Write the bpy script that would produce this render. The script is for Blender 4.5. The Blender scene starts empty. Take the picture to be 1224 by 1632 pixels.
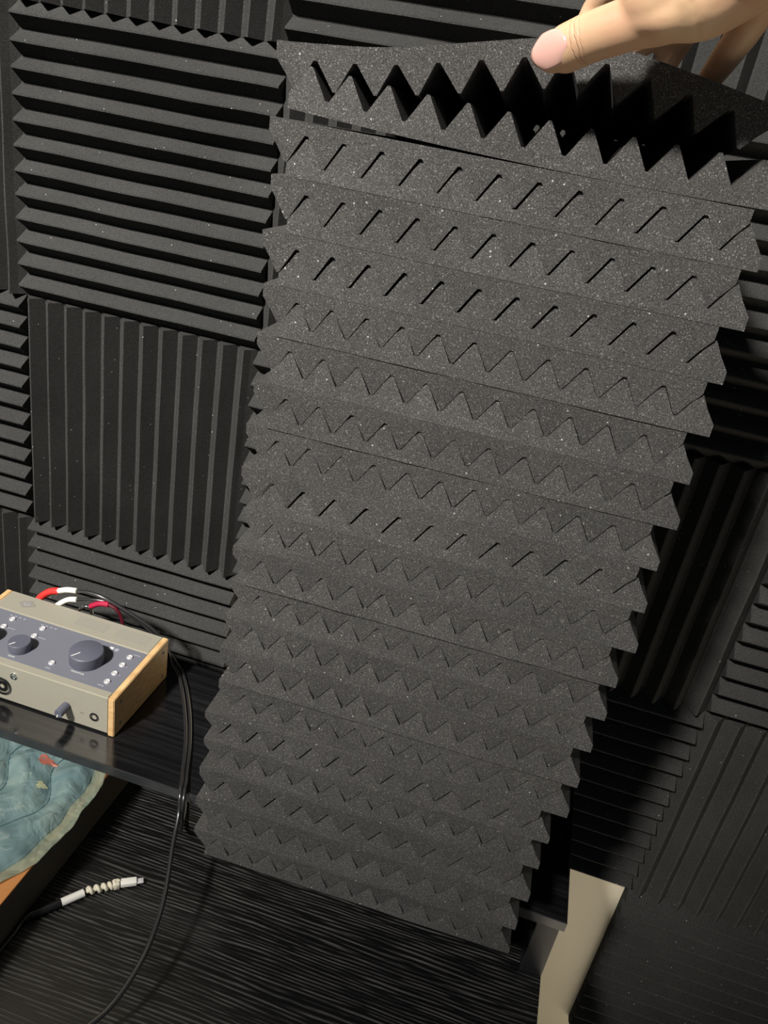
import bpy, bmesh, math, random
from mathutils import Vector, Matrix, noise as mnoise
random.seed(7)
ZO = 1.47                      # camera-level to floor
PI = math.pi
scene = bpy.context.scene
COL = scene.collection

# ------------------------------------------------------------------ camera
cam_data = bpy.data.cameras.new('camera')
cam = bpy.data.objects.new('camera', cam_data)
COL.objects.link(cam)
R_ = Vector((0.9534181702, 0.2522758117, 0.1653804929))
U_ = Vector((-0.2556218580, 0.3845968145, 0.8869852062))
W_ = Vector((-0.1601601022, 0.8879426812, -0.4311688029))
cam.matrix_world = Matrix(((R_.x, U_.x, -W_.x, 0), (R_.y, U_.y, -W_.y, 0), (R_.z, U_.z, -W_.z, ZO), (0, 0, 0, 1)))
cam_data.sensor_fit = 'VERTICAL'; cam_data.sensor_height = 36.0; cam_data.sensor_width = 27.0
cam_data.lens = 1244.07 / 1632 * 36
cam_data.clip_start = 0.02; cam_data.clip_end = 50
scene.camera = cam

# ------------------------------------------------------------------ light
world = bpy.data.worlds.new('world'); scene.world = world; world.use_nodes = True
world.node_tree.nodes['Background'].inputs[0].default_value = (0.80, 0.90, 1.0, 1)
world.node_tree.nodes['Background'].inputs[1].default_value = 0.075
lamp = bpy.data.lights.new('ceiling_lamp_light', 'SPOT')
lamp.energy = 1950; lamp.color = (1.0, 0.955, 0.89); lamp.shadow_soft_size = 0.19
lamp.spot_size = math.radians(32); lamp.spot_blend = 1.0
lo = bpy.data.objects.new('ceiling_lamp_light', lamp); COL.objects.link(lo)
lo.location = (-1.42, -2.3, 2.5 + ZO)
tgt = Vector((-0.58, 0.7, 0.22 + ZO))
lo.rotation_euler = (tgt - Vector(lo.location)).to_track_quat('-Z', 'Y').to_euler()
down = bpy.data.lights.new('added_floor_spot', 'SPOT')      # added unseen spot; brightens the floor to bounce light onto the cream wall
down.energy = 1750; down.color = (1.0, 0.95, 0.88); down.shadow_soft_size = 0.08
down.spot_size = math.radians(22); down.spot_blend = 0.5
do = bpy.data.objects.new('added_floor_spot', down); COL.objects.link(do); do.location = (.80, .05, 2.5 + ZO)
scene.view_settings.view_transform = 'Standard'
scene.view_settings.look = 'None'
scene.view_settings.exposure = 0.0
scene.view_settings.gamma = 1.0
scene.view_settings.use_curve_mapping = False

# ------------------------------------------------------------------ materials
def lin(c): return tuple((v / 12.92 if v <= .04045 else ((v + .055) / 1.055) ** 2.4) for v in c)
def srgb(r, g, b): return lin((r / 255, g / 255, b / 255)) + (1,)
def mat(name, col, rough=.5, metal=0., spec=.5, coat=0., sss=0.):
    m = bpy.data.materials.new(name); m.use_nodes = True
    b = m.node_tree.nodes['Principled BSDF']
    b.inputs['Base Color'].default_value = col
    b.inputs['Roughness'].default_value = rough
    b.inputs['Metallic'].default_value = metal
    b.inputs['Specular IOR Level'].default_value = spec
    b.inputs['Coat Weight'].default_value = coat
    if sss:
        b.inputs['Subsurface Weight'].default_value = sss
        b.inputs['Subsurface Scale'].default_value = .004
        b.inputs['Subsurface Radius'].default_value = (1., .35, .2)
    return m
class NT:
    def __init__(s, m): s.t = m.node_tree; s.b = s.t.nodes['Principled BSDF']
    def n(s, typ, **kw):
        x = s.t.nodes.new(typ)
        for k, v in kw.items():
            if k.startswith('i_'):
                key = k[2:]; key = int(key) if key.isdigit() else key.replace('_', ' ')
                x.inputs[key].default_value = v
            else: setattr(x, k, v)
        return x
    def l(s, a, ao, b, bi): s.t.links.new(a.outputs[ao], b.inputs[bi])
    def ramp(s, *stops):
        x = s.t.nodes.new('ShaderNodeValToRGB'); e = x.color_ramp.elements
        while len(e) < len(stops): e.new(.5)
        for q, (p, c) in zip(e, stops):
            q.position = p; q.color = c if len(c) == 4 else tuple(c) + (1,)
        return x

def foam_mat(name, base, speck=.30, amt=.66, tint=(1, 1, 1)):
    m = mat(name, (base,) * 3 + (1,), .95, spec=.12); t = NT(m)
    tc = t.n('ShaderNodeTexCoord'); oi = t.n('ShaderNodeObjectInfo')
    ad = t.n('ShaderNodeVectorMath', operation='ADD'); t.l(tc, 'Object', ad, 0); t.l(oi, 'Random', ad, 1)
    n1 = t.n('ShaderNodeTexNoise', i_Scale=1350., i_Detail=2., i_Roughness=.7); t.l(ad, 0, n1, 'Vector')
    d = lambda k: (base * k * tint[0], base * k * tint[1], base * k * tint[2])
    r1 = t.ramp((.28, d(.35)), (.5, d(.9)), (.72, d(2.0))); t.l(n1, 0, r1, 0)
    n2 = t.n('ShaderNodeTexNoise', i_Scale=1050., i_Detail=1., i_Roughness=.5); t.l(ad, 0, n2, 'Vector')  # fine pale specks: glints of foam facets painted into the base colour
    r2 = t.ramp((amt, (0, 0, 0)), (amt + .10, (1, 1, 1))); t.l(n2, 0, r2, 0)
    n3 = t.n('ShaderNodeTexNoise', i_Scale=9., i_Detail=3.); t.l(ad, 0, n3, 'Vector')
    r3 = t.ramp((.3, (.86,) * 3), (.7, (1.14,) * 3)); t.l(n3, 0, r3, 0)
    mx = t.n('ShaderNodeMix', data_type='RGBA'); t.l(r2, 0, mx, 0); t.l(r1, 0, mx, 6); mx.inputs[7].default_value = (speck, speck * .97, speck * .92, 1)
    # sparse dust fibres, plus glints painted into the colour
    vo = t.n('ShaderNodeTexVoronoi', i_Scale=75.); t.l(ad, 0, vo, 'Vector')
    r4 = t.ramp((.035, (1, 1, 1)), (.055, (0, 0, 0))); t.l(vo, 'Distance', r4, 0)
    mx2 = t.n('ShaderNodeMix', data_type='RGBA'); t.l(r4, 0, mx2, 0); t.l(mx, 2, mx2, 6); mx2.inputs[7].default_value = (.4, .4, .38, 1)
    mu = t.n('ShaderNodeMix', data_type='RGBA', blend_type='MULTIPLY'); mu.inputs[0].default_value = 1
    t.l(mx2, 2, mu, 6); t.l(r3, 0, mu, 7); t.l(mu, 2, t.b, 'Base Color')
    bp = t.n('ShaderNodeBump', i_Strength=.55, i_Distance=.0006); t.l(n1, 0, bp, 'Height'); t.l(bp, 0, t.b, 'Normal')
    return m
M_foam = foam_mat('stack_foam', .062, .22, .63, (1.02, 1., .98))
M_wfoam = foam_mat('wall_foam', .040, .12, .76, (1.0, 1., .97))

M_cream = mat('cream_paint', srgb(244, 234, 208), .28, spec=.5); t = NT(M_cream)
tc = t.n('ShaderNodeTexCoord'); n1 = t.n('ShaderNodeTexNoise', i_Scale=7., i_Detail=1.); t.l(tc, 'Object', n1, 'Vector')
bp = t.n('ShaderNodeBump', i_Strength=.35, i_Distance=.01); t.l(n1, 0, bp, 'Height'); t.l(bp, 0, t.b, 'Normal')
M_floor = mat('pale_wood_floor', srgb(205, 186, 156), .45); t = NT(M_floor)
tc = t.n('ShaderNodeTexCoord'); mp = t.n('ShaderNodeMapping'); mp.inputs['Scale'].default_value = (1.2, 14, 1); t.l(tc, 'Object', mp, 0)
n1 = t.n('ShaderNodeTexNoise', i_Scale=3., i_Detail=4.); t.l(mp, 0, n1, 'Vector')
r = t.ramp((.3, srgb(192, 182, 164)), (.7, srgb(216, 208, 192))); t.l(n1, 0, r, 0); t.l(r, 0, t.b, 'Base Color')

M_desk = mat('black_grained_wood', (.006, .006, .007, 1), .5); t = NT(M_desk)
tc = t.n('ShaderNodeTexCoord'); mp = t.n('ShaderNodeMapping'); mp.inputs['Scale'].default_value = (22, 420, 1); t.l(tc, 'Object', mp, 0)
n1 = t.n('ShaderNodeTexNoise', i_Scale=1.0, i_Detail=3., i_Roughness=.6); t.l(mp, 0, n1, 'Vector')
mp2 = t.n('ShaderNodeMapping'); mp2.inputs['Scale'].default_value = (.16, 1, 1); t.l(tc, 'Object', mp2, 0)
wv = t.n('ShaderNodeTexWave', bands_direction='Y', i_Scale=74., i_Distortion=16., i_Detail=3.); wv.inputs['Detail Scale'].default_value = .30; t.l(mp2, 0, wv, 'Vector')
rw = t.ramp((.35, (0, 0, 0)), (.95, (1, 1, 1))); t.l(wv, 1, rw, 0)
rn = t.ramp((.40, (.03,) * 3), (.66, (1, 1, 1))); t.l(n1, 0, rn, 0)
mu = t.n('ShaderNodeMix', data_type='RGBA', blend_type='MULTIPLY'); mu.inputs[0].default_value = 1; t.l(rw, 0, mu, 6); t.l(rn, 0, mu, 7)
cm = t.n('ShaderNodeMix', data_type='RGBA'); t.l(mu, 2, cm, 0); cm.inputs[6].default_value = (.0035, .0035, .004, 1); cm.inputs[7].default_value = (.085, .083, .080, 1); t.l(cm, 2, t.b, 'Base Color')
rr = t.ramp((0, (.36,) * 3), (1, (.6,) * 3)); t.l(mu, 2, rr, 0); t.l(rr, 0, t.b, 'Roughness')
bp = t.n('ShaderNodeBump', i_Strength=.4, i_Distance=.0004); t.l(mu, 2, bp, 'Height'); t.l(bp, 0, t.b, 'Normal')

M_shelf = mat('black_gloss_shelf', (.007, .007, .008, 1), .16, spec=.6); t = NT(M_shelf)
tc = t.n('ShaderNodeTexCoord'); mp = t.n('ShaderNodeMapping'); mp.inputs['Scale'].default_value = (5, 160, 5); t.l(tc, 'Object', mp, 0)
n1 = t.n('ShaderNodeTexNoise', i_Scale=1.4, i_Detail=3.); t.l(mp, 0, n1, 'Vector')
r = t.ramp((.4, (.005, .005, .006)), (.75, (.016, .016, .017))); t.l(n1, 0, r, 0); t.l(r, 0, t.b, 'Base Color')
bp = t.n('ShaderNodeBump', i_Strength=.12, i_Distance=.0003); t.l(n1, 0, bp, 'Height'); t.l(bp, 0, t.b, 'Normal')
M_leg = mat('charcoal_leg', (.008, .0085, .010, 1), .45)
M_edge = mat('satin_charcoal_edge', srgb(44, 46, 48), .26)

def brush_mat(name, col, rough, metal):
    m = mat(name, col, rough, metal); t = NT(m)
    tc = t.n('ShaderNodeTexCoord'); n1 = t.n('ShaderNodeTexNoise', i_Scale=1500., i_Detail=1.); t.l(tc, 'Object', n1, 'Vector')
    bp = t.n('ShaderNodeBump', i_Strength=.05, i_Distance=.0002); t.l(n1, 0, bp, 'Height'); t.l(bp, 0, t.b, 'Normal'); return m
M_silver = brush_mat('champagne_metal', srgb(172, 168, 153), .42, .25)
M_blue = brush_mat('slate_blue_panel', srgb(112, 114, 124), .55, 0.)
M_knob = mat('slate_blue_knob', srgb(90, 92, 106), .5)
M_white = mat('white_print', srgb(232, 232, 230), .5)
M_mark = mat('grey_print', srgb(138, 135, 128), .6)
M_grey2 = mat('soft_print', srgb(160, 162, 172), .6)
M_chrome = mat('chrome', (.85, .85, .86, 1), .12, 1.)
M_ring = mat('bright_ring', srgb(226, 226, 228), .3, .35)
M_dcrim = mat('dark_crimson_cord', srgb(84, 14, 30), .4)
M_black = mat('black_plastic', (.008, .008, .009, 1), .35)
M_blackcable = mat('black_rubber_cable', (.020, .020, .021, 1), .28, spec=1.)
M_red = mat('red_sleeve', srgb(214, 52, 48), .4)
M_crim = mat('crimson_sleeve', srgb(168, 28, 62), .4)
M_wsleeve = mat('white_sleeve', srgb(236, 234, 226), .4)
M_ivory = mat('ivory_spiral', srgb(216, 210, 190), .5)

M_wood = mat('pale_maple', srgb(222, 184, 130), .45); t = NT(M_wood)
tc = t.n('ShaderNodeTexCoord'); mp = t.n('ShaderNodeMapping'); mp.inputs['Scale'].default_value = (60, 60, 400); t.l(tc, 'Object', mp, 0)
n1 = t.n('ShaderNodeTexNoise', i_Scale=1., i_Detail=3.); t.l(mp, 0, n1, 'Vector')
r = t.ramp((.3, srgb(200, 160, 108)), (.7, srgb(230, 194, 142))); t.l(n1, 0, r, 0); t.l(r, 0, t.b, 'Base Color')
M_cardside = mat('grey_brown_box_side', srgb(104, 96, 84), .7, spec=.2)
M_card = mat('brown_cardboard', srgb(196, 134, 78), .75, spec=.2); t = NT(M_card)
tc = t.n('ShaderNodeTexCoord'); mp = t.n('ShaderNodeMapping'); mp.inputs['Scale'].default_value = (6, 3, 90); t.l(tc, 'Object', mp, 0)
n1 = t.n('ShaderNodeTexNoise', i_Scale=2., i_Detail=4.); t.l(mp, 0, n1, 'Vector')
r = t.ramp((.3, srgb(176, 116, 66)), (.7, srgb(206, 146, 88))); t.l(n1, 0, r, 0); t.l(r, 0, t.b, 'Base Color')

M_skin = mat('skin', srgb(204, 168, 136), .48, spec=.4, sss=.15); t = NT(M_skin)
tc = t.n('ShaderNodeTexCoord'); n1 = t.n('ShaderNodeTexNoise', i_Scale=38., i_Detail=3.); t.l(tc, 'Object', n1, 'Vector')
r = t.ramp((.3, srgb(198, 156, 126)), (.7, srgb(208, 174, 138))); t.l(n1, 0, r, 0); t.l(r, 0, t.b, 'Base Color')
n2 = t.n('ShaderNodeTexNoise', i_Scale=420., i_Detail=2.); t.l(tc, 'Object', n2, 'Vector')
bp = t.n('ShaderNodeBump', i_Strength=.12, i_Distance=.0006); t.l(n2, 0, bp, 'Height')
# knuckle creases across the thumb joint
sub = t.n('ShaderNodeVectorMath', operation='SUBTRACT'); t.l(tc, 'Object', sub, 0); sub.inputs[1].default_value = (-.0298, .503, .0625 + 1.47)
dot = t.n('ShaderNodeVectorMath', operation='DOT_PRODUCT'); t.l(sub, 0, dot, 0); dot.inputs[1].default_value = (.82, -.385, .43)
nw = t.n('ShaderNodeTexNoise', i_Scale=160., i_Detail=1.); t.l(tc, 'Object', nw, 'Vector')
ma = t.n('ShaderNodeMath', operation='MULTIPLY_ADD'); t.l(nw, 0, ma, 0); ma.inputs[1].default_value = .0030; t.l(dot, 'Value', ma, 2)
mr = t.n('ShaderNodeMapRange'); t.l(ma, 0, mr, 0); mr.inputs[1].default_value = -.005; mr.inputs[2].default_value = .009
cr = t.ramp((.0, (1,) * 3), (.26, (1,) * 3), (.30, (.2,) * 3), (.34, (1,) * 3), (.44, (1,) * 3), (.48, (0,) * 3), (.52, (1,) * 3), (.60, (1,) * 3), (.635, (.4,) * 3), (.67, (1,) * 3), (1, (1,) * 3)); t.l(mr, 0, cr, 0)
bp2 = t.n('ShaderNodeBump', i_Strength=.55, i_Distance=.0009); t.l(cr, 0, bp2, 'Height'); t.l(bp, 0, bp2, 'Normal'); t.l(bp2, 0, t.b, 'Normal')
M_nail = mat('nail', srgb(212, 166, 154), .28, coat=.3)
M_crease = mat('skin_crease', srgb(200, 142, 112), .6)

# translucent teal film
def film_mat(name, col, alpha, trans):
    m = mat(name, col, .13, spec=.8, coat=.8); t = NT(m)
    t.b.inputs['Transmission Weight'].default_value = trans; t.b.inputs['IOR'].default_value = 1.12
    t.b.inputs['Alpha'].default_value = alpha
    tc = t.n('ShaderNodeTexCoord'); n1 = t.n('ShaderNodeTexNoise', i_Scale=26., i_Detail=4., i_Distortion=1.2); t.l(tc, 'Object', n1, 'Vector')
    r = t.ramp((.3, (col[0] * .75, col[1] * .8, col[2] * .85)), (.7, (col[0] * 1.25, col[1] * 1.15, col[2] * 1.1))); t.l(n1, 0, r, 0); t.l(r, 0, t.b, 'Base Color')
    bp = t.n('ShaderNodeBump', i_Strength=.9, i_Distance=.006); t.l(n1, 0, bp, 'Height'); t.l(bp, 0, t.b, 'Normal')
    return m, t
M_film, tf = film_mat('teal_film', srgb(124, 150, 150), .86, .1)
M_edgefilm, _ = film_mat('clear_green_film', srgb(150, 164, 144), .48, .0)
M_seam = mat('teal_seam', srgb(62, 92, 96), .3)
M_redspot = mat('red_print_on_film', srgb(176, 104, 88), .5)
M_yelspot = mat('pale_yellow_print', srgb(176, 180, 146), .4)

# ------------------------------------------------------------------ helpers
def link(name, me, m, parent=None, loc=(0, 0, 0), smooth=False):
    o = bpy.data.objects.new(name, me); COL.objects.link(o)
    if m: me.materials.append(m)
    if smooth:
        for p in me.polygons: p.use_smooth = True
    if parent: o.parent = parent
    o.location = loc
    return o
def tag(o, label=None, cat=None, group=None, kind=None):
    if label: o['label'] = label
    if cat: o['category'] = cat
    if group: o['group'] = group
    if kind: o['kind'] = kind
    return o
def empty(name, loc):
    o = bpy.data.objects.new(name, None); COL.objects.link(o)
    o.location = (loc[0], loc[1], loc[2]); o.empty_display_size = .01; return o
def bm_obj(name, bm, m, parent=None, loc=(0, 0, 0), smooth=False):
    bmesh.ops.recalc_face_normals(bm, faces=bm.faces)
    me = bpy.data.meshes.new(name); bm.to_mesh(me); bm.free()
    return link(name, me, m, parent, loc, smooth)
def auto_smooth(o, ang=40):
    md = o.modifiers.new('edge_split', 'EDGE_SPLIT'); md.split_angle = math.radians(ang)
    for p in o.data.polygons: p.use_smooth = True
def box_bm(x0, x1, y0, y1, z0, z1, bev=0., seg=2):
    bm = bmesh.new()
    bmesh.ops.create_cube(bm, size=1)
    for v in bm.verts:
        v.co = Vector(((x0 + x1) / 2 + v.co.x * (x1 - x0), (y0 + y1) / 2 + v.co.y * (y1 - y0), (z0 + z1) / 2 + v.co.z * (z1 - z0)))
    if bev: bmesh.ops.bevel(bm, geom=bm.edges[:], offset=bev, segments=seg, affect='EDGES', profile=.6)
    return bm
def spline(pts, sub=8):
    P = [Vector(p) for p in pts]; P = [P[0] * 2 - P[1]] + P + [P[-1] * 2 - P[-2]]
    out = []
    for i in range(1, len(P) - 2):
        for k in range(sub):
            u = k / sub; a, b, c, d = P[i - 1:i + 3]
            out.append(.5 * ((2 * b) + (c - a) * u + (2 * a - 5 * b + 4 * c - d) * u * u + (3 * b - a - 3 * c + d) * u ** 3))
    out.append(P[-2].copy()); return out
def tube_bm(path, rad, seg=12, bm=None, flat=1.0, cap=True, up=None):
    """loft of rings along path; rad number or list"""
    bm = bm or bmesh.new(); n = len(path); rings = []
    if not hasattr(rad, '__len__'): rad = [rad] * n
    prev = None
    for i, p in enumerate(path):
        t_ = (path[min(i + 1, n - 1)] - path[max(i - 1, 0)]).normalized()
        if prev is None:
            ref = Vector(up) if up else (Vector((0, 0, 1)) if abs(t_.z) < .9 else Vector((1, 0, 0)))
            a = (ref - t_ * ref.dot(t_)).normalized()
        else: a = (prev - t_ * prev.dot(t_)).normalized()
        prev = a; b = t_.cross(a)
        rings.append([bm.verts.new(p + (a * math.cos(2 * PI * k / seg) * flat + b * math.sin(2 * PI * k / seg)) * rad[i]) for k in range(seg)])
    for i in range(n - 1):
        for k in range(seg):
            bm.faces.new((rings[i][k], rings[i][(k + 1) % seg], rings[i + 1][(k + 1) % seg], rings[i + 1][k]))
    if cap: bm.faces.new(rings[0]); bm.faces.new(rings[-1])
    return bm
def lathe_bm(prof, seg=40, M=None):
    """profile of (r, h) turned round local z, then moved by M"""
    bm = bmesh.new(); rings = []
    for r, h in prof:
        if r <= 1e-7: rings.append([bm.verts.new((0, 0, h))])
        else: rings.append([bm.verts.new((r * math.cos(2 * PI * k / seg), r * math.sin(2 * PI * k / seg), h)) for k in range(seg)])
    for a, b in zip(rings[:-1], rings[1:]):
        for k in range(seg):
            q = (k + 1) % seg
            if len(a) == 1 and len(b) == 1: continue
            if len(a) == 1: bm.faces.new((a[0], b[k], b[q]))
            elif len(b) == 1: bm.faces.new((a[k], a[q], b[0]))
            else: bm.faces.new((a[k], a[q], b[q], b[k]))
    if M: bmesh.ops.transform(bm, matrix=M, verts=bm.verts)
    return bm
def W(x, y, z): return Vector((x, y, z + ZO))

# ridged foam: u across the ridges, v along them, w out of the backing
def ridged(n, pitch, base, h, length, nv, fn, pf=.0009, vf=.0012):
    st = []
    for k in range(n):
        u0 = k * pitch; mid = u0 + pitch / 2
        st += [(u0 + (0 if k == 0 else vf), base), ((u0 + vf + mid - pf) / 2, base + h / 2), (mid - pf, base + h), (mid + pf, base + h),
               ((u0 + pitch - vf + mid + pf) / 2, base + h / 2), (u0 + pitch - (0 if k == n - 1 else vf), base)]
    bm = bmesh.new(); T = []; B = []
    for i, (u, w) in enumerate(st):
        T.append([bm.verts.new(fn(u, length * j / nv, w, 1)) for j in range(nv + 1)])
        B.append([bm.verts.new(fn(u, length * j / nv, 0, 0)) for j in range(nv + 1)])
    f = bm.faces.new; m_ = len(st)
    for i in range(m_ - 1):
        for j in range(nv):
            f((T[i][j], T[i + 1][j], T[i + 1][j + 1], T[i][j + 1])); f((B[i][j], B[i][j + 1], B[i + 1][j + 1], B[i + 1][j]))
        f((B[i][0], B[i + 1][0], T[i + 1][0], T[i][0])); f((B[i][nv], T[i][nv], T[i + 1][nv], B[i + 1][nv]))
    for j in range(nv):
        f((B[0][j], T[0][j], T[0][j + 1], B[0][j + 1])); f((B[-1][j], B[-1][j + 1], T[-1][j + 1], T[-1][j]))
    return bm

# ------------------------------------------------------------------ the room
WALLY = .8482
tag(bm_obj('wall_back', box_bm(-1.6, 1.6, WALLY, WALLY + .1, 0, 2.75), M_cream), kind='structure')
tag(bm_obj('floor', box_bm(-1.6, 1.6, -2.6, WALLY, -.05, 0), M_floor), kind='structure')

# ------------------------------------------------------------------ foam tiles on the wall
XG = [-.941, -.636, -.331, -.026, .279, .584]
ZG = [.369, .061, -.247, -.553, -.862, -1.170]
def tile_mesh(orient, seed, h=.0170, base=.0082):
    rnd = random.Random(seed); px, pz = rnd.uniform(0, 9), rnd.uniform(0, 9)
    def wob(a, b): return mnoise.noise(Vector((a * 14 + px, b * 14 + pz, seed)))
    Wd, Hh = .3047, (.3060)
    if orient == 'H':
        def fn(u, v, w, top):
            d = (w / .026)
            return (v + d * .0007 * wob(u, v), -w - .0006 * d * wob(v, u + 3), u * (Hh / .3048) + d * .0009 * wob(v, u))
    else:
        def fn(u, v, w, top):
            d = (w / .026)
            return (u + d * .0009 * wob(u, v), -w - .0006 * d * wob(v, u + 3), v + d * .0006 * wob(v, u))
    bm = ridged(12, .0254, base, h, Wd if orient == 'H' else Hh, 16, fn)
    bmesh.ops.recalc_face_normals(bm, faces=bm.faces)
    me = bpy.data.meshes.new('foam_tile'); bm.to_mesh(me); bm.free(); me.materials.append(M_wfoam)
    return me
meshH = [tile_mesh('H', s) for s in (1, 2, 3)]
meshV = [tile_mesh('V', s) for s in (4, 5, 6)]
shallowV = tile_mesh('V', 8, h=.0150)
tiles = [  # col, row(0 = top), orient, label
    (0, 1, 'V', 'black foam wall tile with upright ridges cut by the upper left edge'),
    (0, 2, 'H', 'black foam wall tile with level ridges cut by the left edge at mid height'),
    (0, 3, 'V', 'dark foam tile with upright ridges at the left edge above the audio interface'),
    (1, 0, 'V', 'black foam tile with upright ridges cut by the top left of the picture'),
    (1, 1, 'H', 'fully visible black foam wall tile with twelve level ridges, upper left'),
    (1, 2, 'V', 'black foam wall tile with upright ridges left of the stack at mid height'),
    (1, 3, 'H', 'black foam wall tile with level ridges directly behind the audio interface'),
    (2, 0, 'H', 'black foam tile with level ridges above the stack at the top edge'),
    (2, 1, 'V', 'foam wall tile with upright ridges behind the left part of the stack top'),
    (2, 2, 'H', 'foam wall tile with level ridges peeping out left of the stack middle'),
    (3, 0, 'V', 'foam wall tile with upright ridges behind the fingers at top right'),
    (3, 1, 'H', 'foam wall tile with level ridges right of the top of the stack'),
    (3, 2, 'V', 'shadowed foam wall tile with upright ridges right of the stack middle'),
    (3, 3, 'H', 'shadowed foam wall tile with level ridges just above the bare cream wall'),
    (4, 0, 'H', 'foam wall tile with level ridges high at the far right, beyond the hand'),
    (4, 1, 'V', 'foam wall tile with upright ridges beyond the right edge near the stack top'),
    (4, 2, 'H', 'foam wall tile with level ridges cut by the right edge at mid height'),
    (4, 3, 'V', 'foam wall tile with upright ridges at the right edge, lower right'),
    (4, 4, 'H', 'lowest foam wall tile with level ridges right of the bare cream wall'),
]
for i, (c, r_, o_, lab) in enumerate(tiles):
    me = (meshH if o_ == 'H' else meshV)[i % 3]
    if (c, r_) == (4, 3): me = shallowV
    t_ = bpy.data.objects.new('acoustic_foam_tile', me); COL.objects.link(t_)
    hgt = ZG[r_] - ZG[r_ + 1]
    t_.location = W(XG[c] + .0001, WALLY - .0002, ZG[r_ + 1] + .0001); t_.scale = (1, 1, (hgt - .0002) / .3062)
    tag(t_, lab, 'foam tile', 'acoustic foam tiles on the wall')

# ------------------------------------------------------------------ desk, shelf
ZD, ZS = -.753, -.6586
desk = empty('desk', W(-.45, .5, -1.47))
tag(desk, 'black wood-grained desk under the shelf, its right end beside the bare cream wall', 'desk')
def padd(name, bm, m, par, **k):
    o = bm_obj(name, bm, m, par, **k)
    o.matrix_parent_inverse = Matrix.Identity(4); o.location = Vector(o.location) - Vector(par.location); return o
def boxw(x0, x1, y0, y1, z0, z1, bev=0, seg=2): return box_bm(x0, x1, y0, y1, z0 + ZO, z1 + ZO, bev, seg)
padd('desk_top', boxw(-1.05, .1495, .10, .80, ZD - .03, ZD, .0012), M_desk, desk)
for x in (-1.0, .09):
    for y in (.14, .74):
        padd('leg', boxw(x, x + .045, y, y + .045, -1.47, ZD - .03, .002), M_leg, desk)
shelf = empty('monitor_riser', W(-.35, .67, ZD))
tag(shelf, 'low glossy black shelf on the desk carrying the foam stack and audio interface', 'shelf')
padd('shelf_top', boxw(-.86, .1522, .5704, .768, ZS - .0118, ZS, .0007), M_shelf, shelf)
padd('edge_strip', boxw(-.8600, .1522, .5694, .5706, ZS - .0118, ZS + .0001, .0004), M_edge, shelf)['label'] = 'grey satin front edge'
padd('leg', boxw(.1262, .1492, .5763, .762, ZD, ZS - .0118, .0008), M_leg, shelf)
padd('leg', boxw(-.83, -.807, .5763, .762, ZD, ZS - .0118, .0008), M_leg, shelf)

# ------------------------------------------------------------------ the foam stack
A_ = .03089; CA, SA = math.cos(A_), math.sin(A_)
DS, M1, ZS1 = .52787, .029715, -.0040
def yfront(z): return DS + M1 * (z - ZS1)
RBx = [.1032, .1078, .1065, .1100, .1085, .1108, .1077, .1094, .1134, .1082, .1093, .1074, .1063, .1075, .0998, .0993, .1001, .0980, .0992]
ZB = [-.0032, -.0371, -.0725, -.1074, -.1425, -.1780, -.2115, -.2463, -.2809, -.3153, -.3486, -.3819, -.4145, -.4500, -.4865, -.5184, -.5505, -.5895, -.6292, -.6586]
DY = [-.0010, .0004, -.0010, -.0008, .0008, -.0010, .0006, .0, .0004, -.0016, .0010, .0002, -.0012, .0012, .0002, .0010, -.0008, .0004, -.0006]
DX = [-.0011, -.0012, -.0013, -.0002, .0, -.0001, -.0002, -.0012, -.0003, .0, -.0001, -.0002, -.0004, -.0001, -.0014, -.0002, -.0013, -.0001, -.0003]
H_ = .0174; DEP = .285
ORD = 'first second third fourth fifth sixth seventh eighth ninth tenth eleventh twelfth thirteenth fourteenth fifteenth sixteenth seventeenth eighteenth nineteenth twentieth'.split()
def stack_panel(up, xl, yl, zt, zb, tilt, seed, yaw=0., squash=True):
    """up=True: ridges up (lower of a pair). world x of left edge, z of its flat side; returns object"""
    a = A_ + yaw; ca, sa = math.cos(a), math.sin(a)
    t_ = zt - zb; base = t_ - H_
    org = Vector((xl, yl, (zb if up else zt)))
    def fn(u, v, w, top):
        nz = .0005 * mnoise.noise(Vector((u * 22, v * 9, seed * 3.1))); ny = .0007 * mnoise.noise(Vector((u * 30, seed * 5.7, w * 60)))
        yy = v
        if v < 1e-6:
            yy += tilt * w + ny
        zz = (w if up else -w)
        if w > 0 and w < base + H_ - .001: zz += 0
        lx = u; ly = yy
        zlift = -.0018 * (u / .3048 - .5)                 # left side rides a touch higher
        edge = (nz if (0 < w) else nz * .4) * (0 if w == 0 else 1)
        return (ca * lx - sa * ly, sa * lx + ca * ly, zz + zlift + edge)
    bm = ridged(12, .0254, base, H_, DEP, 8, fn)
    return bm_obj('acoustic_foam_sheet', bm, M_foam, loc=(org.x, org.y, org.z + ZO))
rs = random.Random(3)
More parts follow.
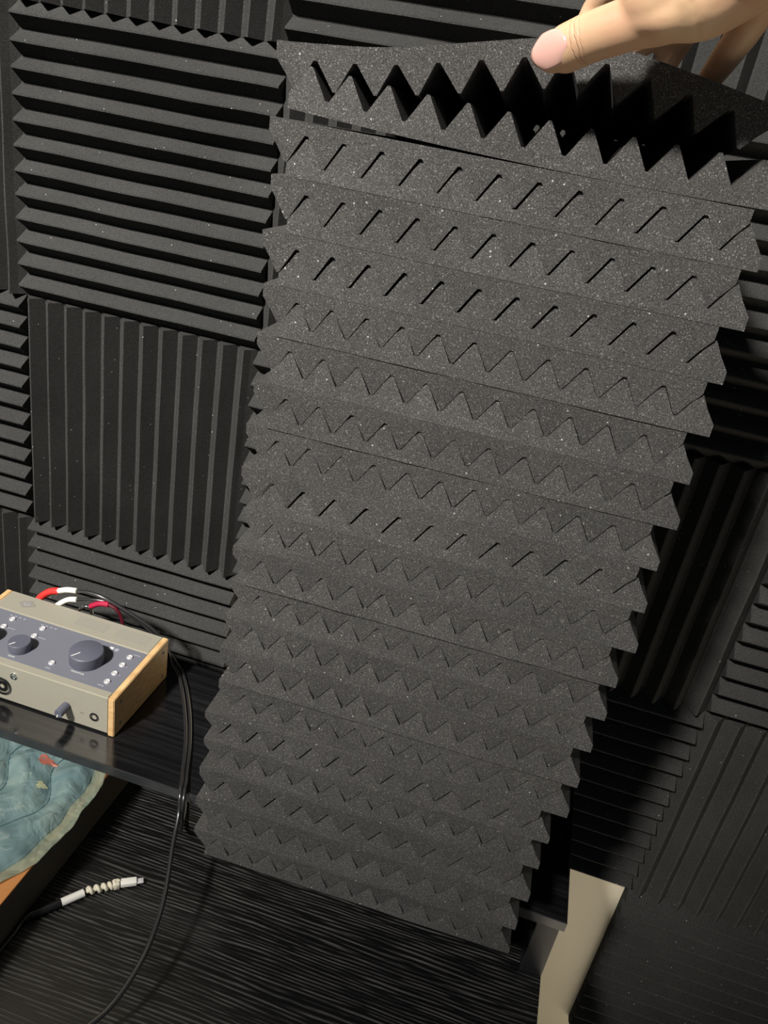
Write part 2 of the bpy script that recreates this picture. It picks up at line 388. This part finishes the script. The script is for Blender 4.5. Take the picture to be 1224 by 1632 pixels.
for k in range(19):
    z1, z0 = ZB[k], ZB[k + 1]; t_ = z1 - z0; pt = (t_ + H_) / 2 - .00035
    xlow = RBx[k] - .3048 * CA; y0 = yfront(z0) + DY[k]
    up_x = xlow - .0127 + DX[k]
    nm = ORD[k + 1]; slit = DX[k] < -.001                      # pairs that sit a little apart show open slits
    o = stack_panel(False, up_x, y0 - (.0010 if slit else .0003) + rs.uniform(-.0002, .0002), z1 - .0002, z1 - .0002 - pt, .08 if slit else .11, k * 2 + 1, 0)
    tag(o, 'grey foam panel, ridges down, upper half of the %s interlocked pair from the top' % nm, 'foam panel', 'foam panels stacked in interlocked pairs')
    o = stack_panel(True, xlow, y0 + rs.uniform(-.0006, .0004) - .0003, z0 + pt, z0, .10, k * 2 + 2, rs.uniform(-.002, .002))
    lab = 'grey foam panel, ridges up, lower half of the %s interlocked pair from the top' % nm
    if k == 18: lab = 'bottommost grey foam panel of the stack, ridges up, resting on the black shelf'
    tag(o, lab, 'foam panel', 'foam panels stacked in interlocked pairs')

# the pair being pulled apart on top: lower panel
def p0low(u, v, w, top):
    s_ = u / .3048; zlift = .0042 - .0185 * s_ + .0115 * s_ * s_
    yy = v + (.06 * w if v < 1e-6 else 0) + (.0007 * mnoise.noise(Vector((u * 30, 3, w * 60))) if v < 1e-6 else 0)
    zlift *= (1 - .5 * v / DEP)
    return (CA * u - SA * yy, SA * u + CA * yy, w + zlift + (.0004 * mnoise.noise(Vector((u * 20, v * 9, 77))) if w else 0))
o = bm_obj('acoustic_foam_sheet', ridged(12, .0254, .0088, .0172, DEP, 8, p0low), M_foam, loc=W(-.2050, .5272, -.0005))
tag(o, 'topmost foam panel with bare upright ridges, lying just under the lifted panel', 'foam panel', 'foam panels stacked in interlocked pairs')
# held, bent panel
TOPZ = [(-.2156, .0400), (-.1851, .0421), (-.1533, .0450), (-.1152, .0519), (-.0608, .0638), (-.035, .0680), (-.0119, .0664), (.0312, .0596), (.0777, .0508), (.11, .046)]
def interp(x):
    if x <= TOPZ[0][0]: return TOPZ[0][1]
    for (a, za), (b, zb_) in zip(TOPZ[:-1], TOPZ[1:]):
        if x <= b:
            s = (x - a) / (b - a); return za + (zb_ - za) * s
    return TOPZ[-1][1]
def smooth_top(x): return sum(interp(x + d) for d in (-.014, -.007, 0, .007, .014)) / 5
def held(u, v, w, top):
    x = -.2168 + u * .997
    g = v / DEP
    zt = smooth_top(x); rest = .0385
    z = (zt * (1 - g) ** 1.2 + rest * (1 - (1 - g) ** 1.2)) + .0006 * mnoise.noise(Vector((u * 16, v * 8, 5)))
    slope = (smooth_top(x + .004) - smooth_top(x - .004)) / .008
    dent = .010 * math.exp(-((x + .034) / .017) ** 2) * math.exp(-(v / .02) ** 2) * math.exp(-((w - .006) / .012) ** 2)
    yy = v + (.10 * w if v < 1e-6 else 0) + dent + (.0007 * mnoise.noise(Vector((u * 30, 9, w * 60))) if v < 1e-6 else 0)
    lx = x + .2168 + slope * w * .9
    return (CA * lx - SA * yy, SA * lx + CA * yy, z - w)
o = bm_obj('acoustic_foam_sheet', ridged(12, .0254, .0092, .0166, DEP, 12, held), M_foam, loc=W(-.2168, .5285, 0))
tag(o, 'topmost grey foam panel, bent upwards, its front edge pinched by the hand', 'foam panel', 'foam panels stacked in interlocked pairs')

# ------------------------------------------------------------------ the hand
def sstep(a, b, x):
    t = min(1, max(0, (x - a) / (b - a))); return t * t * (3 - 2 * t)
hand_bm = bmesh.new()
def limb(pts, rads, flat=1.0, up=None, sub=7):
    path = spline([W(*p) for p in pts], sub)
    n = len(pts) - 1; rr = []
    for i in range(len(path)):
        s = i / sub; k = min(int(s), n - 1); f_ = s - k; f_ = f_ * f_ * (3 - 2 * f_)
        rr.append(rads[k] * (1 - f_) + rads[k + 1] * f_)
    # rounded ends
    d0 = (path[0] - path[1]).normalized(); 
    ext = []; er = []
    for a in (80, 62, 42, 20): ext.append(path[0] + d0 * rr[0] * math.sin(math.radians(a))); er.append(rr[0] * math.cos(math.radians(a)))
    tube_bm(ext + path, er + rr, 20, hand_bm, flat=flat, up=up)
# thumb: nail side turned to the camera, tip at the left
limb([(-.0450, .5105, .0548), (-.0385, .5070, .0578), (-.0257, .5010, .0645), (-.0090, .4950, .0715), (.0060, .4920, .0790), (.0200, .4900, .0860)],
     [.0100, .0125, .0126, .0130, .0160, .0200], flat=1.0)
limb([(-.0120, .4960, .0705), (-.0010, .4860, .0745), (.0090, .4840, .0762), (.0219, .4870, .0840)], [.0070, .0090, .0100, .0150])
# palm and wrist
limb([(.0007, .490, .0830), (.0140, .492, .0865), (.0258, .492, .0890), (.0389, .488, .1015), (.0526, .470, .1150), (.0710, .440, .1410), (.0933, .400, .1600), (.15, .33, .21)],
     [.0170, .0190, .0205, .0230, .0260, .0280, .0290, .0300])
limb([(.0300, .520, .1010), (.0460, .515, .1040), (.0600, .500, .1190), (.07, .47, .135)], [.0130, .0150, .0180, .022])
limb([(-.0030, .530, .1060), (.0250, .515, .1060), (.05, .49, .115)], [.012, .016, .020])
# fingers, curled over the back of the lifted panel
limb([(-.0335, .566, .0790), (-.0300, .566, .0880), (-.0200, .552, .0990), (.0000, .530, .1060)], [.0078, .0086, .0092, .0105])
limb([(-.0054, .5650, .0700), (.0015, .5590, .0745), (.0110, .5480, .0815), (.0240, .525, .0990)], [.0075, .0088, .0092, .0110])
limb([(.0168, .5690, .0630), (.0195, .5560, .0738), (.0235, .5440, .0838), (.0320, .525, .0990)], [.0074, .0086, .0092, .0110])
limb([(.0450, .5625, .0610), (.0500, .5530, .0739), (.0543, .5460, .0848), (.0570, .5350, .0970), (.056, .515, .108)], [.0076, .0088, .0094, .0105, .013])
me = bpy.data.meshes.new('person'); bmesh.ops.recalc_face_normals(hand_bm, faces=hand_bm.faces); hand_bm.to_mesh(me); hand_bm.free()
hand = link('person', me, M_skin, smooth=True)
md = hand.modifiers.new('rm', 'REMESH'); md.mode = 'VOXEL'; md.voxel_size = .0013; md.use_smooth_shade = True
md = hand.modifiers.new('sm', 'SMOOTH'); md.factor = .6; md.iterations = 9
tag(hand, 'bare hand reaching in at top right, thumb and fingers pinching the top foam panel', 'person')
# nail on the thumb
def nail():
    a0, a1 = W(-.0500, .5130, .0530), W(-.0352, .5055, .0598)          # along the thumb's axis
    ax = (a1 - a0).normalized(); n_ = Vector((-.02, -.99, .06)); n_ = (n_ - ax * n_.dot(ax)).normalized(); b = ax.cross(n_)
    c0 = a0 + n_ * .0112; c1 = a1 + n_ * .0133
    ax = (c1 - c0).normalized()
    bm = bmesh.new(); L = (c1 - c0).length; nu, nv = 12, 12; G = []
    for i in range(nu + 1):
        s = i / nu
        wid = .0094 * (1 - .28 * max(0, (s - .55) / .45) ** 2 - .30 * max(0, (.35 - s) / .35) ** 2)
        row = []
        for j in range(nv + 1):
            q = (j / nv * 2 - 1)
            ang = q * .85
            endx = -.0030 * (1 - q * q) * (1 if s < .5 else -1) * abs(s - .5) * 2
            p = c0 + ax * (L * s + endx) + b * (wid * math.sin(ang) / math.sin(.85)) + n_ * (.0125 * (math.cos(ang) - 1) * .72 - .0010 * (s * 2 - 1) ** 2)
            row.append(bm.verts.new(p))
        G.append(row)
    for i in range(nu):
        for j in range(nv): bm.faces.new((G[i][j], G[i][j + 1], G[i + 1][j + 1], G[i + 1][j]))
    return bm
nl = bm_obj('thumbnail', nail(), M_nail, hand, smooth=True); nl['label'] = 'pink thumbnail'
md = nl.modifiers.new('so', 'SOLIDIFY'); md.thickness = .0009

# ------------------------------------------------------------------ audio interface
IX = -.45
itf = empty('audio_interface', W(IX, .669, ZS))
tag(itf, 'silver and slate-blue audio interface with pale wooden sides on the black shelf', 'audio interface')
SL = .0474
def topz(y): return -.6057 + (y - .609) * SL
def wedge(x0, x1, y0, y1, zb, dz=0, bev=.0006, ztop=None):
    bm = box_bm(x0, x1, y0, y1, 0, 1)
    for v in bm.verts:
        v.co.z = (zb if v.co.z < .5 else topz(v.co.y) + dz) + ZO
    if bev: bmesh.ops.bevel(bm, geom=bm.edges[:], offset=bev, segments=2, affect='EDGES')
    return bm
padd('chassis', wedge(-.5875, -.3758, .6100, .7290, ZS + .0022, -.0004, .0010), M_silver, itf)
padd('front_lip', wedge(-.5875, -.3758, .6098, .6195, -.612, .0004, .0012), M_silver, itf)
padd('rear_cover', wedge(-.5875, -.3758, .6945, .7292, -.606, .0010, .0006), M_silver, itf)
padd('control_panel', wedge(-.5860, -.3760, .6200, .6938, -.608, .0001, .0003), M_blue, itf)
sp = padd('side_panel', wedge(-.3758, -.3681, .6089, .7294, ZS + .0006, .0012, .0009), M_wood, itf)
padd('side_panel', wedge(-.5952, -.5875, .6089, .7294, ZS + .0006, .0012, .0009), M_wood, itf)
for (y, z) in ((.623, -.6165), (.6223, -.6465), (.7173, -.6122), (.717, -.6482)):
    s = padd('screw', lathe_bm([(0, 0), (.0009, 0), (.0012, .0003), (.0024, .0003), (.0026, 0)], 16, Matrix.Translation(W(-.3681, y, z)) @ Matrix.Rotation(PI / 2, 4, 'Y')), M_mark, itf)
for x in (-.57, -.39):
    for y in (.625, .712):
        padd('foot', lathe_bm([(0, 0), (.006, 0), (.006, .003), (0, .003)], 16, Matrix.Translation(W(x, y, ZS))), M_black, itf)
def on_top(x, y, dz=0): return Matrix.Translation(W(x, y, topz(y) + dz)) @ Matrix.Rotation(math.atan(SL), 4, 'X')
def knob(x, y, r_, h_):
    k = padd('knob', lathe_bm([(r_ * .98, 0), (r_, .001), (r_ * .985, h_ - .0012), (r_ * .95, h_ - .0003), (r_ * .92, h_), (0, h_)], 56, on_top(x, y)), M_knob, itf)
    auto_smooth(k, 35)
    d = Vector((-.508, -.861)); bm = box_bm(r_ * .38, r_ * .93, -.00055, .00055, h_, h_ + .0002)
    bmesh.ops.transform(bm, matrix=on_top(x, y) @ Matrix.Rotation(math.atan2(d.y, d.x), 4, 'Z'), verts=bm.verts)
    p = bm_obj('pointer', bm, M_white, k); p['label'] = 'white pointer line'
    return k
knob(-.4319, .6543, .0196, .0155); knob(-.5100, .6405, .0128, .0112); knob(-.5530, .6405, .0128, .0112)
for (x, y) in ((-.3916, .6797), (-.392, .6643), (-.392, .6482), (-.3919, .6329), (-.4636, .6339), (-.51, .6816), (-.5099, .6659), (-.5515, .6814), (-.5514, .6657)):
    b_ = padd('toggle_button', lathe_bm([(.0036, 0), (.0036, .0012), (.0031, .0018), (.0024, .0018), (.0022, .0009), (.0016, .0013), (0, .0016)], 24, on_top(x, y)), M_ring, itf)
    for p in b_.data.polygons: p.use_smooth = True
def text(s, size, M, m, par, name='lettering'):
    cu = bpy.data.curves.new('t', 'FONT'); cu.body = s; cu.size = size; cu.extrude = .00004; cu.space_character = 1.05
    cu.align_x = 'LEFT'; cu.resolution_u = 2
    to = bpy.data.objects.new('t', cu); COL.objects.link(to)
    dg = bpy.context.evaluated_depsgraph_get(); me = bpy.data.meshes.new_from_object(to.evaluated_get(dg))
    bpy.data.objects.remove(to); me.transform(M)
    o = link(name, me, m, par); o.location = -Vector(par.location); return o
text('MONITOR', .0034, on_top(-.4375, .6310, .0003), M_white, itf)
text('GAIN', .0034, on_top(-.5140, .6238, .0003), M_white, itf)
def strokes(name, rects, m, dz=.0003):
    for (x0, x1, y0, y1) in rects:
        bm = box_bm(x0, x1, y0, y1, 0, .0002)
        for v in bm.verts: v.co.z += topz(v.co.y) + dz + ZO
        padd(name, bm, m, itf)
g = []
for x0 in (-.5588, -.5160):
    for k in range(4): g.append((x0 + k * .0060, x0 + k * .0060 + .0032, .6868, .6882))
g += [(-.5465, -.536, .6655, .6663), (-.505, -.4945, .6655, .6663), (-.4655, -.4590, .6243, .6254), (-.399, -.391, .6243, .6253)]
g += [(-.3868, -.3845, .647, .6478), (-.3868, -.3845, .6625, .6633), (-.3905, -.3810, .6855, .6864)]
strokes('printed_mark', g, M_grey2)
strokes('printed_symbol', [(-.4215, -.4165, .6825, .6872)], M_white)
strokes('printed_symbol', [(-.4145, -.4095, .6825, .6870)], M_grey2)
g = []
for k in range(6):
    y = .7195 - k * .0030
    g += [(-.4840, -.4425, y, y + .0011), (-.4290, -.3862, y, y + .0011)]
strokes('vent_slot', g, M_mark, .0011)
# diamond emblem on the rear cover
def diamond(cx, cy, a, b, m, dz, name):
    bm = bmesh.new(); vs = [bm.verts.new((cx + dx, cy + dy, topz(cy + dy) + dz + ZO)) for dx, dy in ((-a, 0), (a * .1, b), (a, 0), (-a * .1, -b))]
    f = bm.faces.new(vs); r_ = bmesh.ops.extrude_face_region(bm, geom=[f])
    for v in [q for q in r_['geom'] if isinstance(q, bmesh.types.BMVert)]: v.co.z += .0002
    return padd(name, bm, m, itf)
diamond(-.5545, .7130, .0120, .0085, M_mark, .0011, 'emblem'); diamond(-.5545, .7130, .0048, .0034, M_grey2, .0013, 'emblem')
diamond(-.5545, .7130, .0030, .0021, M_mark, .0015, 'emblem')
# front sockets
def front(x, z): return Matrix.Translation(W(x, .6100, z)) @ Matrix.Rotation(PI / 2, 4, 'X')
def fr(name, prof, x, z, m, seg=32):
    o = padd(name, lathe_bm(prof, seg, front(x, z)), m, itf); auto_smooth(o, 40); return o
for x in (-.5115, -.5525):
    fr('input_socket', [(.0118, -.0005), (.0118, .0012), (.0105, .0016), (.0095, .0016), (.0092, -.0004), (.0075, -.0004), (.0072, .0010), (.0034, .0010), (.0030, -.0003), (0, -.0003)], x, -.6372, M_black)
    fr('input_button', [(.0042, 0), (.0042, .0008), (.0032, .0012), (.0032, .0022), (.0024, .0026), (0, .0026)], x + .0160, -.6175, M_chrome)
k_ = fr('headphone_knob', [(.0050, 0), (.0052, .001), (.0052, .0145), (.0046, .0160), (0, .0160)], -.4281, -.6350, M_knob)
bm = box_bm(-.0006, .0006, .001, .0052, .0152, .01622); bmesh.ops.transform(bm, matrix=front(-.4281, -.6350) @ Matrix.Rotation(PI * .9, 4, 'Z'), verts=bm.verts)
p_ = bm_obj('pointer', bm, M_white, k_); p_['label'] = 'white pointer line'
fr('headphone_socket', [(.0056, -.0005), (.0056, .0008), (.0044, .0011), (.0034, .0008), (.0031, -.0004), (0, -.0004)], -.3932, -.6383, M_black)
def fstroke(rects):
    for (x0, x1, z0, z1) in rects:
        padd('printed_mark', box_bm(x0, x1, .6097, .6101, z0 + ZO, z1 + ZO), M_mark, itf)
fstroke([(-.4320, -.4245, -.6245, -.6237), (-.3985, -.3885, -.6295, -.6288), (-.4110, -.4095, -.6395, -.6375), (-.4085, -.4070, -.6395, -.6375), (-.4110, -.4070, -.6372, -.6366)])

# ------------------------------------------------------------------ cables at the back of the interface
def cable_thing(name, label, cat, parts, group=None):
    first = parts[0][1][0]
    root = empty(name, W(*first)); tag(root, label, cat, group)
    for nm, pts, rad, m in parts:
        path = spline([W(*p) for p in pts], 10)
        o = bm_obj(nm, tube_bm(path, rad, 12), m, root, smooth=True); o.location = -Vector(root.location)
        o.data.materials[0] = m
    return root
cable_thing('audio_cable', 'black cable with red and white plug sleeves behind the audio interface', 'cable', [
    ('red_sleeve', [(-.5640, .7330, -.6230), (-.5560, .7400, -.6060), (-.5450, .7440, -.5955), (-.5325, .7450, -.5905)], .0046, M_red),
    ('white_sleeve', [(-.5325, .7450, -.5905), (-.5200, .7450, -.5850), (-.5064, .7450, -.5821)], .0036, M_wsleeve),
    ('cord', [(-.5064, .745, -.5821), (-.4860, .745, -.5790), (-.4669, .745, -.5805), (-.4421, .748, -.5902), (-.4024, .752, -.6105), (-.3860, .754, -.6300), (-.3762, .7561, -.6558), (-.3521, .7327, -.6558), (-.3192, .6833, -.6558), (-.2933, .6369, -.6558), (-.2718, .5887, -.6555), (-.2611, .5635, -.6550), (-.2556, .5513, -.6720), (-.2472, .5241, -.6860), (-.2301, .4775, -.6970), (-.2222, .4382, -.7060), (-.2214, .4098, -.7110), (-.2256, .3814, -.7160), (-.2343, .3618, -.7190), (-.2532, .3327, -.7250), (-.2900, .28, -.7500), (-.3300, .25, -.7505)], .00235, M_blackcable)])
cable_thing('audio_cable', 'thin black cable with a white plug sleeve behind the audio interface', 'cable', [
    ('white_sleeve', [(-.5380, .7330, -.6180), (-.5300, .7420, -.6085), (-.5190, .7450, -.6000), (-.5065, .7450, -.5954)], .0036, M_wsleeve),
    ('cord', [(-.5065, .745, -.5954), (-.4791, .746, -.5875), (-.4580, .750, -.5900), (-.4300, .756, -.6050), (-.3980, .759, -.6300), (-.3700, .758, -.6562), (-.3460, .7340, -.6562), (-.3140, .6859, -.6562), (-.2888, .6390, -.6562), (-.2675, .5906, -.6560), (-.2570, .5645, -.6550), (-.2540, .5560, -.6720), (-.2570, .5640, -.7000), (-.2700, .5900, -.7400), (-.2900, .6400, -.7505), (-.34, .70, -.7505)], .0020, M_blackcable)])
cable_thing('audio_cable', 'short cable with a crimson sleeve behind the audio interface', 'cable', [
    ('crimson_sleeve', [(-.4860, .744, -.5985), (-.4740, .745, -.5910), (-.4607, .745, -.5880)], .0036, M_crim),
    ('cord', [(-.4607, .745, -.5880), (-.4500, .746, -.5930), (-.4440, .747, -.6040), (-.4400, .745, -.6200), (-.4380, .7330, -.6300)], .0022, M_dcrim)])
cable_thing('cable_lug', 'curved silver metal lug behind the audio interface beside the crimson sleeve', 'connector', [
    ('hook', [(-.5060, .738, -.6160), (-.4990, .741, -.6050), (-.4915, .743, -.6000), (-.4855, .744, -.6030), (-.4840, .744, -.6100), (-.4850, .738, -.6180)], .0022, M_chrome)])

# ------------------------------------------------------------------ cardboard box with air-pillow film
bx = empty('cardboard_box', W(-.56, .46, ZD))
tag(bx, 'brown cardboard box on the desk at the left edge under the teal film', 'box')
BT = -.6975
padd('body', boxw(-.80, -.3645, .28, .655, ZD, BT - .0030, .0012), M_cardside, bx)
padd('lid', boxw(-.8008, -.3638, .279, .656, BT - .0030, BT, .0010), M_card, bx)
# film: pillows in a wavy quilt plus a flat welded margin
film = empty('air_pillow_film', W(-.55, .47, BT))
tag(film, 'crumpled translucent teal air-pillow film lying on the cardboard box', 'packing film')
def edge_x(y):
    pts = [(.395, -.392), (.43, -.3790), (.463, -.3610), (.49, -.3585), (.515, -.3550), (.535, -.3590), (.556, -.3575), (.575, -.3600), (.5868, -.3640), (.600, -.3700)]
    if y <= pts[0][0]: return pts[0][1]
    for (a, xa), (b, xb) in zip(pts[:-1], pts[1:]):
        if y <= b: return xa + (xb - xa) * (y - a) / (b - a)
    return pts[-1][1]
def filmz(x, y, amp):
    n_ = mnoise.noise(Vector((x * 55, y * 55, 2))) * .0016 + mnoise.noise(Vector((x * 150, y * 120, 4))) * .0006
    cr = abs(mnoise.noise(Vector((x * 30 + 4, y * 38, 9)))) * .004
    return amp + n_ + cr * .7
SX = lambda y, x0: x0 + .012 * math.sin((y - .40) * 62)
def sheet(xa, xb, ya, yb, nx, ny, zfun, m, name, par, thick=.0003):
    bm = bmesh.new(); G = []
    for i in range(nx + 1):
        row = []
        for j in range(ny + 1):
            y = ya + (yb - ya) * j / ny
            x0 = xa(y) if callable(xa) else xa; x1 = xb(y) if callable(xb) else xb
            x = x0 + (x1 - x0) * i / nx
            row.append(bm.verts.new(W(x, y, BT + zfun(x, y))))
        G.append(row)
    for i in range(nx):
        for j in range(ny): bm.faces.new((G[i][j], G[i + 1][j], G[i + 1][j + 1], G[i][j + 1]))
    o = padd(name, bm, m, par, smooth=True)
    if thick:
        md = o.modifiers.new('so', 'SOLIDIFY'); md.thickness = thick; md.offset = 1
    return o
seams = [-.515, -.462, -.409]
def pil(x, y):
    d = min(abs(x - SX(y, s)) for s in seams); e = max(0, (edge_x(y) - .016 - x)); e2 = max(0, .600 - y)
    return .0010 + filmz(x, y, .0072 * min(1, (d / .020)) ** .6 * min(1, e / .012) ** .6 * min(1, e2 / .02) ** .5 + .0004)
sheet(-.70, lambda y: edge_x(y) - .0140, .30, .600, 150, 130, pil, M_film, 'pillow_sheet', film)
sheet(lambda y: edge_x(y) - .0142, edge_x, .40, .600, 12, 110, lambda x, y: .0012 + filmz(x, y, .0004), M_edgefilm, 'welded_margin', film)
for s in seams:
    path = [W(SX(y, s), y, BT + .0016 + filmz(SX(y, s), y, .0008)) for y in [.33 + .269 * k / 60 for k in range(61)]]
    o = bm_obj('seam', tube_bm(path, .0009, 8), M_seam, film, smooth=True); o.location = -Vector(film.location)
def blob(cx, cy, rx, ry, m, name):
    bm = bmesh.new(); c = bm.verts.new(W(cx, cy, BT + pil(cx, cy) + .0007)); ring = []
    for k in range(28):
        a = 2 * PI * k / 28; rr = 1 + .25 * math.sin(3 * a + 1) + .12 * math.sin(7 * a)
        x, y = cx + rx * rr * math.cos(a), cy + ry * rr * math.sin(a); ring.append(bm.verts.new(W(x, y, BT + pil(x, y) + .0007)))
    for k in range(28): bm.faces.new((c, ring[k], ring[(k + 1) % 28]))
    return padd(name, bm, m, film, smooth=True)
b_ = blob(-.4310, .5770, .0105, .0055, M_redspot, 'printed_spot'); b_['label'] = 'red printed spot'
b_ = blob(-.4140, .5440, .0055, .0045, M_yelspot, 'printed_spot'); b_['label'] = 'pale yellow printed spot'

# ------------------------------------------------------------------ phone charging adapter on the desk
ZA = ZD + .0046
ad = empty('charging_cable', W(-.31, .497, ZD))
tag(ad, 'white phone charging plug with ivory spiral protector and black cord on the desk', 'cable')
def seg(a, b, name, m, w_, h_, bev):
    A, B = Vector(a), Vector(b); d = (B - A); L = d.length; ang = math.atan2(d.y, d.x)
    bm = box_bm(0, L, -w_ / 2, w_ / 2, -h_ / 2, h_ / 2, bev, 3)
    bmesh.ops.transform(bm, matrix=Matrix.Translation(W(*a)) @ Matrix.Rotation(ang, 4, 'Z'), verts=bm.verts)
    o = padd(name, bm, m, ad); auto_smooth(o, 40); return o
seg((-.2825, .5190, ZA), (-.2768, .5226, ZA), 'metal_tip', M_ring, .0062, .0020, .0009)
seg((-.2968, .5105, ZA), (-.2825, .5192, ZA), 'plug_body', M_wsleeve, .0078, .0062, .0015)
core = spline([W(-.2972, .5100, ZA), W(-.3080, .5015, ZA), (W(-.3233, .4891, ZA))], 10)
o = bm_obj('inner_cord', tube_bm(core, .0022, 12), M_ivory, ad, smooth=True); o.location = -Vector(ad.location)
cl = spline([W(-.2975, .5098, ZA), W(-.3080, .5012, ZA), W(-.3235, .4893, ZA)], 60); hel = []; rr = []
for i, p in enumerate(cl):
    s = i / (len(cl) - 1); t_ = (cl[min(i + 1, len(cl) - 1)] - cl[max(i - 1, 0)]).normalized(); n_ = Vector((0, 0, 1)); b = t_.cross(n_)
    a = s * 2 * PI * 5.5; R = .0029
    hel.append(p + (n_ * math.cos(a) + b * math.sin(a)) * R); rr.append(.0019)
o = bm_obj('spiral_protector', tube_bm(hel, rr, 8), M_ivory, ad, smooth=True); o.location = -Vector(ad.location)
seg((-.3030, .5055, ZA), (-.2972, .5100, ZA), 'collar', M_ivory, .0086, .0084, .0018)
ring = lambda pts, r, m, nm: None
sl = spline([W(-.3245, .4868, ZA), W(-.3385, .4688, ZA)], 6)
o = bm_obj('white_sleeve', tube_bm(sl, .0042, 16), M_wsleeve, ad); auto_smooth(o, 50); o.location = -Vector(ad.location)
sl = spline([W(-.3385, .4688, ZA), W(-.3480, .4570, ZA), W(-.3570, .4466, ZA)], 6)
o = bm_obj('black_sleeve', tube_bm(sl, [.0044 + 0.0 * k for k in range(len(sl))], 16), M_black, ad); auto_smooth(o, 50); o.location = -Vector(ad.location)
bm = bmesh.new()
for k in range(5):
    a = Vector((-.3575, .4460, ZA)).lerp(Vector((-.3602, .4380, ZA - .0005)), k / 4)
    tube_bm([W(*a) + Vector((.0004, .0008, 0)), W(*a) - Vector((.0002, .0004, 0))], .0040 - k * .0004, 14, bm)
o = bm_obj('strain_relief', bm, M_black, ad); o.location = -Vector(ad.location)
cp = spline([W(-.3570, .4466, ZA), W(-.3600, .4390, ZA - .001), W(-.3598, .4260, ZD + .002), W(-.3600, .3900, ZD + .002), W(-.352, .33, ZD + .002), W(-.36, .27, ZD + .002)], 8)
o = bm_obj('cord', tube_bm(cp, .0017, 10), M_blackcable, ad, smooth=True); o.location = -Vector(ad.location)
